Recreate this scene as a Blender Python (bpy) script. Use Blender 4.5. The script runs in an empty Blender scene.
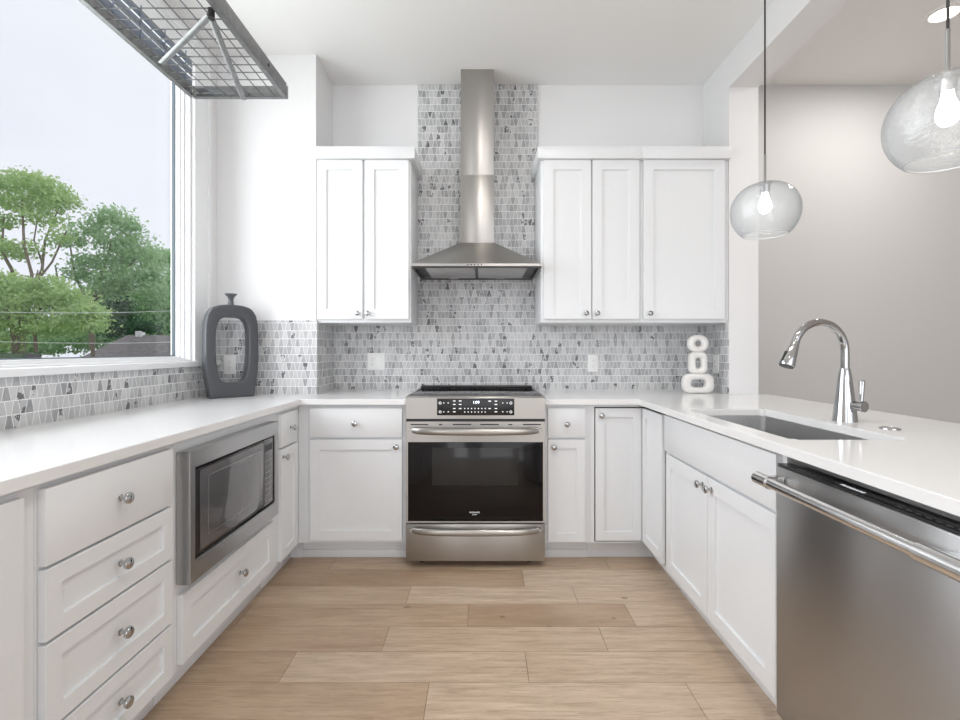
import bpy, bmesh, math, random
from mathutils import Vector, Matrix
PI = math.pi
sc = bpy.context.scene
C = sc.collection
random.seed(7)

# ------------------------------------------------------------------ camera, sky, light, exposure
cam_d = bpy.data.cameras.new('camera'); cam = bpy.data.objects.new('camera', cam_d); C.objects.link(cam)
cam.location = (0, 0, 1.186); cam.rotation_euler = (PI/2, 0, 0)
cam_d.sensor_width = 36; cam_d.lens = 36*482/960
cam_d.shift_x = -1/960; cam_d.shift_y = -10/960
cam_d.clip_start = .02; cam_d.clip_end = 500
sc.camera = cam
sc.view_settings.view_transform = 'Standard'; sc.view_settings.look = 'None'
sc.view_settings.exposure = 0.06; sc.view_settings.gamma = 1.0
sc.view_settings.use_curve_mapping = False

world = bpy.data.worlds.new('overcast_sky'); sc.world = world; world.use_nodes = True
nt = world.node_tree; bg = nt.nodes['Background']
wc = nt.nodes.new('ShaderNodeTexCoord'); wm = nt.nodes.new('ShaderNodeMapping'); wm.inputs['Scale'].default_value = (1, 1, 2.5)
wn = nt.nodes.new('ShaderNodeTexNoise'); wn.inputs['Scale'].default_value = 2.2; wn.inputs['Detail'].default_value = 4
wr = nt.nodes.new('ShaderNodeValToRGB')
wr.color_ramp.elements[0].position = .35; wr.color_ramp.elements[0].color = (.83, .86, .95, 1)
wr.color_ramp.elements[1].position = .7; wr.color_ramp.elements[1].color = (.90, .91, .96, 1)
nt.links.new(wc.outputs['Generated'], wm.inputs[0]); nt.links.new(wm.outputs[0], wn.inputs['Vector'])
nt.links.new(wn.outputs[0], wr.inputs[0]); nt.links.new(wr.outputs[0], bg.inputs[0])
bg.inputs[1].default_value = 1.03

def area(name, loc, rot, sx, sy, power, col=(1, 1, 1)):
    d = bpy.data.lights.new(name, 'AREA'); d.shape = 'RECTANGLE'; d.size = sx; d.size_y = sy
    d.energy = power; d.color = col
    o = bpy.data.objects.new(name, d); C.objects.link(o); o.location = loc; o.rotation_euler = rot
    return o
# two added fill lamps behind the camera, then daylight for the kitchen window
area('added_fill_rear_right', (2.05, -3.4, 1.7), (PI/2, 0, 0), 3.6, 2.6, 46, (.97, .985, 1))  # added lamp brightening the room, offset to streak the hood chimney
area('added_fill_rear_left', (-1.1, -3.4, 1.5), (PI/2, 0, 0), .9, 2.2, 16, (.97, .985, 1))  # added lamp for frontal fill; no door is modelled here
area('daylight_through_kitchen_window', (-2.3, 1.6, 2.1), (0, -PI/2, 0), 2.2, 2.6, 84, (.95, .97, 1))

# ------------------------------------------------------------------ node helpers
class NT:
    def __init__(s, name):
        s.m = bpy.data.materials.new(name); s.m.use_nodes = True; s.t = s.m.node_tree
        s.b = s.t.nodes['Principled BSDF']; s.out = s.t.nodes['Material Output']
    def n(s, typ, **kw):
        nd = s.t.nodes.new('ShaderNode'+typ)
        for k, v in kw.items(): setattr(nd, k, v)
        return nd
    def put(s, sock, v):
        if isinstance(v, bpy.types.NodeSocket): s.t.links.new(v, sock)
        else: sock.default_value = v
    def M(s, op, a, b=0.0, c=0.0):
        nd = s.n('Math', operation=op)
        s.put(nd.inputs[0], a); s.put(nd.inputs[1], b); s.put(nd.inputs[2], c)
        return nd.outputs[0]
    def mix(s, f, a, b):
        nd = s.n('Mix', data_type='RGBA'); s.put(nd.inputs[0], f); s.put(nd.inputs[6], a); s.put(nd.inputs[7], b)
        return nd.outputs[2]
    def comb(s, x, y, z=0.0):
        nd = s.n('CombineXYZ'); s.put(nd.inputs[0], x); s.put(nd.inputs[1], y); s.put(nd.inputs[2], z); return nd.outputs[0]
    def noise(s, vec, scale, detail=3, rough=.5):
        nd = s.n('TexNoise'); s.put(nd.inputs['Vector'], vec); nd.inputs['Scale'].default_value = scale
        nd.inputs['Detail'].default_value = detail; nd.inputs['Roughness'].default_value = rough
        return nd.outputs[0]
    def white(s, vec):
        nd = s.n('TexWhiteNoise', noise_dimensions='3D'); s.put(nd.inputs[0], vec); return nd.outputs[0], nd.outputs[1]
    def ramp(s, f, stops):
        nd = s.n('ValToRGB'); s.put(nd.inputs[0], f); cr = nd.color_ramp
        while len(cr.elements) < len(stops): cr.elements.new(.5)
        for e, (p, c) in zip(cr.elements, stops): e.position = p; e.color = (*c, 1)
        return nd.outputs[0]
    def bump(s, h, strength=.2, dist=.002):
        nd = s.n('Bump'); nd.inputs['Strength'].default_value = strength; nd.inputs['Distance'].default_value = dist
        s.put(nd.inputs['Height'], h); s.t.links.new(nd.outputs[0], s.b.inputs['Normal'])

def mat(name, col, rough=.5, metal=0.0, noise=0.0, nscale=8, stretch=(1, 1, 1), bump=0, emit=0, coat=0):
    s = NT(name); s.b.inputs['Base Color'].default_value = (*col, 1)
    s.b.inputs['Roughness'].default_value = rough; s.b.inputs['Metallic'].default_value = metal
    tc = s.n('TexCoord'); mp = s.n('Mapping'); mp.inputs['Scale'].default_value = stretch
    s.t.links.new(tc.outputs['Object'], mp.inputs[0])
    f = s.noise(mp.outputs[0], nscale)
    a = tuple(c*(1-noise) for c in col)+(1,); b = tuple(min(1, c*(1+noise)) for c in col)+(1,)
    s.t.links.new(s.mix(f, a, b), s.b.inputs['Base Color'])
    if bump: s.bump(f, bump, .002)
    if coat: s.b.inputs['Coat Weight'].default_value = coat; s.b.inputs['Coat Roughness'].default_value = .05
    if emit: s.b.inputs['Emission Color'].default_value = (*col, 1); s.b.inputs['Emission Strength'].default_value = emit
    return s.m

WALL = mat('white_wall_paint', (.82, .82, .825), .6, noise=.01, nscale=90, bump=.05)
CEIL = mat('ceiling_paint', (.89, .89, .885), .7, noise=.01, nscale=60, bump=.05)
GREYW = mat('grey_wall_paint', (.60, .595, .59), .6, noise=.01, nscale=90, bump=.05)
CAB = mat('white_cabinet_paint', (.79, .805, .82), .32, noise=.01, nscale=40)
CABIN = mat('cabinet_interior', (.25, .25, .25), .6, noise=.05)
VINYL = mat('white_window_vinyl', (.84, .85, .86), .35, noise=.01)
GASKET = mat('dark_gasket', (.10, .13, .15), .6, noise=.05)
STEEL = mat('brushed_steel', (.43, .415, .395), .27, 1, noise=.06, nscale=30, stretch=(1, 1, 40), bump=.02)
STEELD = mat('dark_brushed_steel', (.46, .46, .46), .28, 1, noise=.06, nscale=30, stretch=(1, 1, 40), bump=.02)
STEELM = mat('silver_brushed_steel', (.50, .50, .50), .33, 1, noise=.05, nscale=30, stretch=(1, 1, 40), bump=.02)
BRIGHT = mat('bright_steel_handle', (.78, .78, .78), .16, 1, noise=.02)
KEYM = mat('grey_key_print', (.35, .35, .36), .5, noise=.05)
for m_ in (STEEL, STEELD, STEELM):
    b_ = m_.node_tree.nodes['Principled BSDF']; b_.inputs['Anisotropic'].default_value = .85; b_.inputs['Anisotropic Rotation'].default_value = .25; b_.inputs['Roughness'].default_value = .32
    tg = m_.node_tree.nodes.new('ShaderNodeTangent'); tg.direction_type = 'RADIAL'; tg.axis = 'Z'; m_.node_tree.links.new(tg.outputs[0], b_.inputs['Tangent'])
SINKM = mat('sink_steel', (.62, .62, .62), .34, 1, noise=.1, nscale=60, stretch=(1, 20, 1), bump=.02)
CHROME = mat('polished_chrome', (.50, .505, .51), .07, 1, noise=.02)
GALV = mat('galvanised_steel', (.27, .275, .28), .42, .85, noise=.35, nscale=45, bump=.1)
SLAT = mat('blue_grey_slat_paint', (.20, .24, .31), .4, .3, noise=.15, nscale=20)
BLACK = mat('black_plastic', (.012, .012, .013), .3, noise=.1)
BGLASS = mat('black_oven_glass', (.008, .007, .007), .09, noise=.1); BGLASS.node_tree.nodes['Principled BSDF'].inputs['Specular IOR Level'].default_value = .28
OVWIN = mat('dark_oven_window', (.030, .029, .028), .10, noise=.2, nscale=4); OVWIN.node_tree.nodes['Principled BSDF'].inputs['Specular IOR Level'].default_value = .28
MWGLASS = mat('grey_microwave_glass', (.10, .10, .105), .10, noise=.05, coat=.6)
FILTER = mat('hood_filter_mesh', (.50, .50, .50), .55, .3, noise=.3, nscale=400)
WMARK = mat('white_print', (.85, .87, .9), .5, emit=.35, noise=.02)
LEDM = mat('display_digits', (.75, .85, 1), .5, emit=2.0, noise=.02)
PLAST = mat('white_outlet_plastic', (.86, .86, .85), .3, noise=.01)
SLOT = mat('outlet_slot_grey', (.25, .25, .25), .5, noise=.02)
VASEM = mat('charcoal_ceramic', (.075, .08, .088), .30, noise=.12, nscale=70, bump=.05)
PLASTER = mat('white_plaster', (.80, .79, .77), .75, noise=.05, nscale=80, bump=.5)
CORD = mat('black_cord', (.02, .02, .02), .5, noise=.05)
BARK = mat('grey_bark', (.22, .17, .13), .9, noise=.4, nscale=6, stretch=(4, 4, 1), bump=.4)
SIDING = mat('beige_siding', (.60, .55, .50), .7, noise=.08, nscale=3)
CARM = mat('dark_car_paint', (.03, .05, .06), .2, .3, noise=.05, coat=.8)
ASPH = mat('lawn_green', (.10, .19, .05), .9, noise=.3, nscale=3)
BULB = mat('bulb_glow', (1, .96, .90), .4, emit=9, noise=.01)
LAMPD = mat('downlight_glow', (1, .97, .93), .4, emit=7, noise=.01)

def quartz():
    s = NT('white_quartz'); tc = s.n('TexCoord')
    f = s.noise(tc.outputs['Object'], 3, 6)
    s.t.links.new(s.mix(f, (.80, .80, .80, 1), (.86, .86, .86, 1)), s.b.inputs['Base Color'])
    s.b.inputs['Roughness'].default_value = .12
    return s.m
QUARTZ = quartz()

def shingle():
    s = NT('grey_roof_shingles'); tc = s.n('TexCoord')
    br = s.n('TexBrick'); s.t.links.new(tc.outputs['UV'], br.inputs[0])
    br.inputs['Scale'].default_value = 3; br.inputs['Color1'].default_value = (.20, .18, .18, 1); br.inputs['Color2'].default_value = (.29, .26, .26, 1)
    br.inputs['Mortar'].default_value = (.14, .13, .13, 1)
    s.t.links.new(br.outputs[0], s.b.inputs[0]); s.b.inputs['Roughness'].default_value = .9
    return s.m
SHINGLE = shingle()

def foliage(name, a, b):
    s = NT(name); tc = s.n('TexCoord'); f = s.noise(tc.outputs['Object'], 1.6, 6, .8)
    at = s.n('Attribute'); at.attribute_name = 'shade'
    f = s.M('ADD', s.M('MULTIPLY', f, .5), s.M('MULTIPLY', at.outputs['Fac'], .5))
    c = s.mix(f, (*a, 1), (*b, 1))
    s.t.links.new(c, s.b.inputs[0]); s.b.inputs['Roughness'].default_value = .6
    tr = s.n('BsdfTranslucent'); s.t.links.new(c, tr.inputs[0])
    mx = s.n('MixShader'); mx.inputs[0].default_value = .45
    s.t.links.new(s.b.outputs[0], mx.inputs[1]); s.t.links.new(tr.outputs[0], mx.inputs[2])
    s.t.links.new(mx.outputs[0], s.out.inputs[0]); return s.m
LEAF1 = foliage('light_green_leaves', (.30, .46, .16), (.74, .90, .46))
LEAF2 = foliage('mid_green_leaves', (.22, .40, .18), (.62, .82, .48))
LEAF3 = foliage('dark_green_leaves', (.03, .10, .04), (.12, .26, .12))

def thin_glass(name, tint, gloss, milky=0.0, bumpy=False, edge=.5):
    s = NT(name); s.t.nodes.remove(s.b)
    tr = s.n('BsdfTransparent'); tr.inputs[0].default_value = (*tint, 1)
    if bumpy:
        l2 = s.n('LayerWeight'); l2.inputs[0].default_value = .5
        s.t.links.new(s.mix(s.M('POWER', l2.outputs['Facing'], 4.0), (*tint, 1), (.50, .53, .55, 1)), tr.inputs[0])
    gl = s.n('BsdfGlossy'); gl.inputs['Roughness'].default_value = .03
    lw = s.n('LayerWeight'); lw.inputs[0].default_value = .5
    fr = s.n('MapRange'); fr.inputs['To Min'].default_value = gloss; fr.inputs['To Max'].default_value = edge
    s.t.links.new(s.M('POWER', lw.outputs['Facing'], 3.5), fr.inputs[0])
    mx = s.n('MixShader'); s.t.links.new(fr.outputs[0], mx.inputs[0]); s.t.links.new(tr.outputs[0], mx.inputs[1]); s.t.links.new(gl.outputs[0], mx.inputs[2])
    last = mx.outputs[0]
    if bumpy:
        tc = s.n('TexCoord'); mp = s.n('Mapping'); mp.inputs['Scale'].default_value = (1, 1, 3); mp.inputs['Rotation'].default_value = (.3, .2, 0); s.t.links.new(tc.outputs['Object'], mp.inputs[0]); f = s.noise(mp.outputs[0], 26, 4, .65)
        bp = s.n('Bump'); bp.inputs['Strength'].default_value = .5; bp.inputs['Distance'].default_value = .01
        s.t.links.new(f, bp.inputs['Height']); s.t.links.new(bp.outputs[0], gl.inputs['Normal']); s.t.links.new(bp.outputs[0], lw.inputs['Normal'])
    if milky:
        df = s.n('BsdfDiffuse'); df.inputs[0].default_value = (.9, .92, .94, 1)
        m2 = s.n('MixShader'); m2.inputs[0].default_value = milky
        s.t.links.new(last, m2.inputs[1]); s.t.links.new(df.outputs[0], m2.inputs[2]); last = m2.outputs[0]
    s.t.links.new(last, s.out.inputs[0]); return s.m
WGLASS = thin_glass('window_glass', (.975, .98, .98), .02, edge=.12)
PGLASS = thin_glass('seeded_pendant_glass', (.95, .96, .965), .07, .10, True)

LIP = mat('bright_glass_lip', (.80, .82, .83), .1, noise=.02, coat=.6)

def tile_mat():
    s = NT('grey_marble_trapezoid_mosaic'); uv = s.n('UVMap'); sp = s.n('SeparateXYZ'); s.t.links.new(uv.outputs[0], sp.inputs[0])
    u, v = sp.outputs[0], sp.outputs[1]
    H, W, A, G = .0487, .0252, .0095, .0021
    vr = s.M('DIVIDE', s.M('SUBTRACT', v, .914), H)
    row = s.M('FLOOR', vr); fv = s.M('SUBTRACT', vr, row)
    sh = s.white(s.comb(row, 3.7, 1.1))[0]
    par = s.M('SUBTRACT', s.M('MULTIPLY', s.M('MODULO', s.M('ADD', row, 100), 2), 2), 1)     # +-1
    off = s.M('MULTIPLY', s.M('MULTIPLY', s.M('SUBTRACT', fv, .5), A), par)
    uu = s.M('ADD', s.M('ADD', u, 20), s.M('MULTIPLY', sh, W))
    cell = s.M('FLOOR', s.M('DIVIDE', uu, 2*W))
    q = s.M('SUBTRACT', uu, s.M('MULTIPLY', cell, 2*W))
    d0 = s.M('SUBTRACT', q, off)                       # boundary 0
    d1 = s.M('ADD', s.M('SUBTRACT', q, W), off)        # boundary 1
    d2 = s.M('SUBTRACT', s.M('SUBTRACT', q, 2*W), off)
    g0 = s.M('GREATER_THAN', d0, 0); g1 = s.M('GREATER_THAN', d1, 0); g2 = s.M('GREATER_THAN', d2, 0)
    idn = s.M('ADD', s.M('MULTIPLY', cell, 2), s.M('ADD', g0, s.M('ADD', g1, g2)))
    du = s.M('MINIMUM', s.M('ABSOLUTE', d0), s.M('MINIMUM', s.M('ABSOLUTE', d1), s.M('ABSOLUTE', d2)))
    dv = s.M('MULTIPLY', s.M('MINIMUM', fv, s.M('SUBTRACT', 1, fv)), H)
    grout = s.M('MAXIMUM', s.M('LESS_THAN', du, G*.55), s.M('LESS_THAN', dv, G*.75))
    r1, rc = s.white(s.comb(idn, row, 0.3)); r2 = s.white(s.comb(idn, row, 7.9))[0]
    pos = s.comb(s.M('ADD', u, s.M('MULTIPLY', r1, 40)), s.M('ADD', v, s.M('MULTIPLY', r2, 30)), r1)
    mp = s.n('Mapping'); mp.inputs['Scale'].default_value = (1, .35, 1); s.t.links.new(pos, mp.inputs[0])
    st = s.noise(mp.outputs[0], 130, 4, .6)
    blot = s.noise(pos, 34, 3, .6)
    tone = s.M('ADD', s.M('MULTIPLY', r1, .62), s.M('MULTIPLY', st, .40))
    col = s.ramp(tone, [(.1, (.25, .255, .265)), (.38, (.45, .455, .465)), (.65, (.55, .555, .56)), (1, (.67, .67, .67))])
    dark = s.M('MULTIPLY', s.M('GREATER_THAN', r2, .91), s.M('GREATER_THAN', blot, .52))
    col = s.mix(s.M('MULTIPLY', dark, .9), col, (.10, .102, .108, 1))
    col = s.mix(grout, col, (.86, .86, .86, 1))
    s.t.links.new(col, s.b.inputs[0])
    s.t.links.new(s.M('ADD', .38, s.M('MULTIPLY', grout, .4)), s.b.inputs['Roughness'])
    s.bump(s.M('SUBTRACT', 1, grout), .3, .001)
    return s.m
TILE = tile_mat()

def floor_mat():
    s = NT('light_oak_planks'); uv = s.n('TexCoord'); at = s.n('Attribute'); at.attribute_name = 'shade'
    r = at.outputs['Fac']
    sp = s.n('SeparateXYZ'); s.t.links.new(uv.outputs['Object'], sp.inputs[0])
    pos = s.comb(s.M('ADD', s.M('MULTIPLY', sp.outputs[0], .12), s.M('MULTIPLY', r, 37)), s.M('ADD', sp.outputs[1], s.M('MULTIPLY', r, 11)), 0)
    g = s.noise(pos, 30, 8, .75)
    pos2 = s.comb(s.M('ADD', s.M('MULTIPLY', sp.outputs[0], .5), s.M('MULTIPLY', r, 19)), s.M('MULTIPLY', sp.outputs[1], 1.6), r)
    g2 = s.noise(pos2, 4, 3, .5)
    base = s.ramp(r, [(0, (.36, .24, .155)), (.35, (.54, .395, .275)), (.7, (.64, .50, .375)), (1, (.72, .59, .47))])
    c = s.mix(s.M('MULTIPLY', s.M('SUBTRACT', g, .36), 2.4), base, (.27, .17, .10, 1))
    c = s.mix(s.M('MULTIPLY', s.M('SUBTRACT', g2, .3), 1.0), c, (.66, .51, .375, 1))
    pos3 = s.comb(s.M('ADD', s.M('MULTIPLY', sp.outputs[0], .05), s.M('MULTIPLY', r, 23)), s.M('ADD', sp.outputs[1], s.M('MULTIPLY', r, 5)), 0)
    g3 = s.noise(pos3, 75, 4, .7)
    c = s.mix(s.M('MULTIPLY', s.M('GREATER_THAN', g3, .58), .28), c, (.24, .15, .09, 1))
    vo = s.n('TexVoronoi'); s.put(vo.inputs['Vector'], s.comb(s.M('ADD', sp.outputs[0], s.M('MULTIPLY', r, 9)), s.M('MULTIPLY', sp.outputs[1], 1.6), r)); vo.inputs['Scale'].default_value = 2.4
    kn = s.M('LESS_THAN', s.M('ADD', vo.outputs['Distance'], s.M('MULTIPLY', g, .03)), .055)
    c = s.mix(s.M('MULTIPLY', kn, .55), c, (.15, .09, .05, 1))
    s.t.links.new(c, s.b.inputs[0]); s.b.inputs['Roughness'].default_value = .38
    s.bump(g, .08, .001)
    return s.m
OAK = floor_mat()
GROOVE = mat('plank_groove', (.16, .10, .06), .8, noise=.1)

# ------------------------------------------------------------------ mesh helpers
def box(bm, x0, x1, y0, y1, z0, z1, bev=0, mi=0):
    if x1 < x0: x0, x1 = x1, x0
    if y1 < y0: y0, y1 = y1, y0
    vs = [bm.verts.new((x, y, z)) for x in (x0, x1) for y in (y0, y1) for z in (z0, z1)]
    F = [(0, 1, 3, 2), (4, 6, 7, 5), (0, 4, 5, 1), (2, 3, 7, 6), (0, 2, 6, 4), (1, 5, 7, 3)]
    fs = [bm.faces.new([vs[i] for i in f]) for f in F]
    for f in fs: f.material_index = mi
    if bev:
        es = list({e for f in fs for e in f.edges})
        bmesh.ops.bevel(bm, geom=es, offset=bev, segments=2, profile=.5, affect='EDGES')
    return bm
def basis(d):
    d = d.normalized(); a = Vector((0, 0, 1)) if abs(d.z) < .9 else Vector((1, 0, 0))
    u = d.cross(a).normalized(); return u, d.cross(u).normalized()
def tube(bm, pts, r, seg=16, cap=True, sx=1.0, sy=1.0, mi=0, up=None):
    pts = [Vector(p) for p in pts]; n = len(pts); rr = r if isinstance(r, (list, tuple)) else [r]*n
    rings = []; pu = None
    for i, p in enumerate(pts):
        t = (pts[min(i+1, n-1)]-pts[max(i-1, 0)]).normalized()
        if up is not None: pu0 = Vector(up); u = (pu0-t*pu0.dot(t)).normalized()
        elif pu is None: u = basis(t)[0]
        else: u = (pu-t*pu.dot(t)).normalized()
        pu = u; w = t.cross(u)
        rings.append([bm.verts.new(p+(u*math.cos(2*PI*k/seg)*sx+w*math.sin(2*PI*k/seg)*sy)*rr[i]) for k in range(seg)])
    for a, b in zip(rings, rings[1:]):
        for k in range(seg):
            f = bm.faces.new((a[k], a[(k+1) % seg], b[(k+1) % seg], b[k])); f.material_index = mi
    if cap: 
        f = bm.faces.new(rings[0][::-1]); f.material_index = mi; f = bm.faces.new(rings[-1]); f.material_index = mi
    return bm
def cyl(bm, p0, p1, r0, r1=None, seg=24, mi=0): return tube(bm, [p0, p1], [r0, r0 if r1 is None else r1], seg, mi=mi)
def lathe(bm, prof, c=(0, 0, 0), seg=32, axis='z', mi=0):
    rings = []
    for r, z in prof:
        ring = []
        for k in range(seg):
            a = 2*PI*k/seg; x, y = r*math.cos(a), r*math.sin(a)
            p = {'z': (x, y, z), 'y': (x, -z, y), 'x': (z, x, y)}[axis]
            ring.append(bm.verts.new(Vector(p)+Vector(c)))
        rings.append(ring)
    for a, b in zip(rings, rings[1:]):
        for k in range(seg):
            f = bm.faces.new((a[k], a[(k+1) % seg], b[(k+1) % seg], b[k])); f.material_index = mi
    return bm
def slab(bm, us, vs, solid, w0, w1, mp, mi=0):
    """grid slab: cells where solid(u,v); merged, sides closed. mp(u,v,w)->xyz"""
    V = {}
    def vert(i, j, w):
        k = (i, j, w)
        if k not in V: V[k] = bm.verts.new(mp(us[i], vs[j], w))
        return V[k]
    nu, nv = len(us)-1, len(vs)-1
    S = lambda i, j: 0 <= i < nu and 0 <= j < nv and solid((us[i]+us[i+1])/2, (vs[j]+vs[j+1])/2)
    fs = []
    for i in range(nu):
        for j in range(nv):
            if not S(i, j): continue
            q = [(i, j), (i+1, j), (i+1, j+1), (i, j+1)]
            fs.append(bm.faces.new([vert(a, b, w1) for a, b in q])); fs.append(bm.faces.new([vert(a, b, w0) for a, b in q[::-1]]))
            for (a, b), nb in (((q[0], q[1]), (i, j-1)), ((q[1], q[2]), (i+1, j)), ((q[2], q[3]), (i, j+1)), ((q[3], q[0]), (i-1, j))):
                if not S(*nb): fs.append(bm.faces.new((vert(*a, w0), vert(*b, w0), vert(*b, w1), vert(*a, w1))))
    for f in fs: f.material_index = mi
    bmesh.ops.dissolve_limit(bm, angle_limit=.01, verts=list(V.values()), edges=list({e for f in fs if f.is_valid for e in f.edges}))
    return bm
XY = lambda u, v, w: (u, v, w)
XZ = lambda u, v, w: (u, w, v)
YZ = lambda u, v, w: (w, u, v)

def obj(name, bm, m, parent=None, smooth=30, loc=None, rot=None):
    bmesh.ops.recalc_face_normals(bm, faces=bm.faces[:])
    me = bpy.data.meshes.new(name)
    uvl = bm.loops.layers.uv.verify()
    for f in bm.faces:
        n = f.normal
        for l in f.loops:
            p = l.vert.co
            l[uvl].uv = (p.x, p.z) if abs(n.y) >= max(abs(n.x), abs(n.z)) else ((p.y, p.z) if abs(n.x) >= abs(n.z) else (p.x, p.y))
    bm.to_mesh(me); bm.free()
    for mm in (m if isinstance(m, (list, tuple)) else [m]): me.materials.append(mm)
    if smooth:
        me.polygons.foreach_set('use_smooth', [True]*len(me.polygons)); me.set_sharp_from_angle(angle=math.radians(smooth))
    o = bpy.data.objects.new(name, me); C.objects.link(o)
    if parent: o.parent = parent
    if loc: o.location = loc
    if rot: o.rotation_euler = rot
    return o
def NB(): return bmesh.new()
def tag(o, label, cat, group=None, kind=None):
    o['label'] = label; o['category'] = cat
    if group: o['group'] = group
    if kind: o['kind'] = kind
    return o
def thing(name, label, cat, loc=(0, 0, 0), rotz=0, group=None):
    o = bpy.data.objects.new(name, None); C.objects.link(o); o.empty_display_size = .1
    o.location = loc; o.rotation_euler = (0, 0, rotz); return tag(o, label, cat, group)
def struct(name, bm, m, parent=None, smooth=30):
    o = obj(name, bm, m, parent, smooth)
    if not parent: o['kind'] = 'structure'
    return o
def text(name, body, size, m, parent, loc, rot, sx=1.0):
    cu = bpy.data.curves.new(name, 'FONT'); cu.body = body; cu.size = size; cu.align_x = 'CENTER'; cu.align_y = 'CENTER'; cu.extrude = .0004
    t = bpy.data.objects.new(name, cu); C.objects.link(t)
    bpy.context.view_layer.update()
    me = bpy.data.meshes.new_from_object(t.evaluated_get(bpy.context.evaluated_depsgraph_get()))
    bpy.data.objects.remove(t)
    for v in me.vertices: v.co.x *= sx
    me.materials.clear(); me.materials.append(m); me.name = name
    o = bpy.data.objects.new(name, me); C.objects.link(o); o.parent = parent; o.location = loc; o.rotation_euler = rot
    return o

# ------------------------------------------------------------------ room constants
XL, YB, YN, ZC = -1.62, 3.30, 2.96, 3.0     # left wall, back wall, nib plane, ceiling
XNL, XNR, XCR = -1.013, 1.523, 1.704        # nib return left, nib return right, column right edge
CT = .914                                    # counter top

# ------------------------------------------------------------------ floor of planks
def build_floor():
    bm = NB(); col = bm.loops.layers.float_color.new('shade')
    box(bm, XL-.1, 6.2, -3.6, YB+.1, -.06, -.004, mi=1)
    rows = [3.31, 3.14, 2.96, 2.78, 2.604, 2.42, 2.25, 2.067, 1.896, 1.72, 1.545]
    while rows[-1] > -3.4: rows.append(rows[-1]-.177)
    J = {3: [(-.82, 1), (.70, 1)], 4: [(.22, 1)], 5: [(-.35, 1), (.455, 1)], 6: [(-.058, 1), (.667, 1)], 7: [(-.392, 1), (.502, 1)], 8: [(-.723, 1), (.172, 1)], 9: [(-.185, 1)]}
    R = {3: [.25, .5, .35], 4: [.15, .9], 5: [.45, .8, .75], 6: [.3, .06, .75], 7: [.25, .6, .72], 8: [.22, .75, .68], 9: [.35, .8]}
    for i, (a, b) in enumerate(zip(rows, rows[1:])):
        js = [j[0] for j in J.get(i, [(random.uniform(-1.1, .9), 1)])]
        x = js[0]; 
        while x > XL: x -= random.uniform(.9, 1.5); js.insert(0, x)
        x = js[-1]
        while x < 6.2: x += random.uniform(.8, 1.5); js.append(x)
        js = [max(XL-.05, min(6.15, q)) for q in js]
        k0 = js.index(J[i][0][0])-1 if i in J else None
        for k, (x0, x1) in enumerate(zip(js, js[1:])):
            if x1-x0 < .02: continue
            v = random.random()
            if k0 is not None and 0 <= k-k0 < len(R[i]): v = R[i][k-k0]
            g = .0009
            n0 = len(bm.faces)
            box(bm, x0+g, x1-g, b+g, a-g, -.004, 0)
            bm.faces.ensure_lookup_table()
            for f in bm.faces[n0:]:
                for l in f.loops: l[col] = (v, v, v, 1)
    return struct('floor', bm, [OAK, GROOVE], smooth=0)
build_floor()

# ------------------------------------------------------------------ walls, ceiling
b = NB(); box(b, XL-.2, 6.2, -3.6, YB+.2, ZC, ZC+.12); struct('ceiling', b, CEIL)
WY0, WY1, WZ0, WZ1 = .35, 2.70, 1.12, 2.78     # window opening in the left wall
b = NB(); slab(b, [-3.6, WY0, WY1, YB+.15], [0, WZ0, WZ1, ZC], lambda u, v: not (WY0 < u < WY1 and WZ0 < v < WZ1), XL-.10, XL, YZ); struct('wall_left', b, WALL)
b = NB(); box(b, XL, XNL, YN, YB, 0, ZC); struct('wall_corner', b, WALL)
b = NB(); box(b, XNL, XNR, YB, YB+.15, 0, ZC); struct('wall_back', b, WALL)
b = NB(); box(b, XNR, XCR, YN, YB+.15, 0, ZC); struct('wall_right', b, WALL)
b = NB(); box(b, XCR, 6.2, YB, YB+.15, 0, ZC); struct('wall_dining', b, GREYW)
b = NB(); box(b, 6.05, 6.2, -3.6, YB, 0, ZC); struct('wall_far_side', b, GREYW)
b = NB(); box(b, XNR, XCR, -3.6, YN, 2.80, ZC); struct('trim_1', b, WALL)      # dropped beam above the peninsula

# ------------------------------------------------------------------ window
w = bpy.data.objects.new('window_1', None); C.objects.link(w); w['kind'] = 'structure'; w.location = (XL, (WY0+WY1)/2, WZ0)
def wobj(name, bm, m):
    bmesh.ops.translate(bm, verts=bm.verts[:], vec=(-XL, -(WY0+WY1)/2, -WZ0)); return obj(name, bm, m, w)
def ringslab(bm, y0, y1, z0, z1, t, xa, xb, bot=None, mi=0):
    bt = t if bot is None else bot
    slab(bm, [y0, y0+t, y1-t, y1], [z0, z0+bt, z1-t, z1], lambda u, v: not (y0+t < u < y1-t and z0+bt < v < z1-t), xa, xb, YZ, mi)
b = NB(); ringslab(b, WY0+.001, WY1-.001, WZ0+.001, WZ1-.001, .012, XL-.099, XL-.002); wobj('jamb', b, VINYL)
b = NB(); ringslab(b, WY0+.013, WY1-.013, WZ0+.013, WZ1-.013, .018, XL-.098, XL-.05)
ringslab(b, WY0+.013, WY1-.013, WZ0+.013, WZ1-.013, .010, XL-.05, XL-.032); wobj('frame', b, VINYL)
b = NB(); ringslab(b, WY0+.031, WY1-.031, WZ0+.031, WZ1-.031, .005, XL-.089, XL-.074); wobj('gasket', b, GASKET)
b = NB(); box(b, XL-.095, XL-.090, WY0+.034, WY1-.034, WZ0+.034, WZ1-.034); wobj('pane', b, WGLASS)
b = NB()
slab(b, [WY0-.19, WY0, WY1, WY1+.14], [WZ0-.001, WZ1, WZ1+.13], lambda u, v: not (WY0 < u < WY1 and v < WZ1), XL, XL+.018, YZ)
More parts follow.
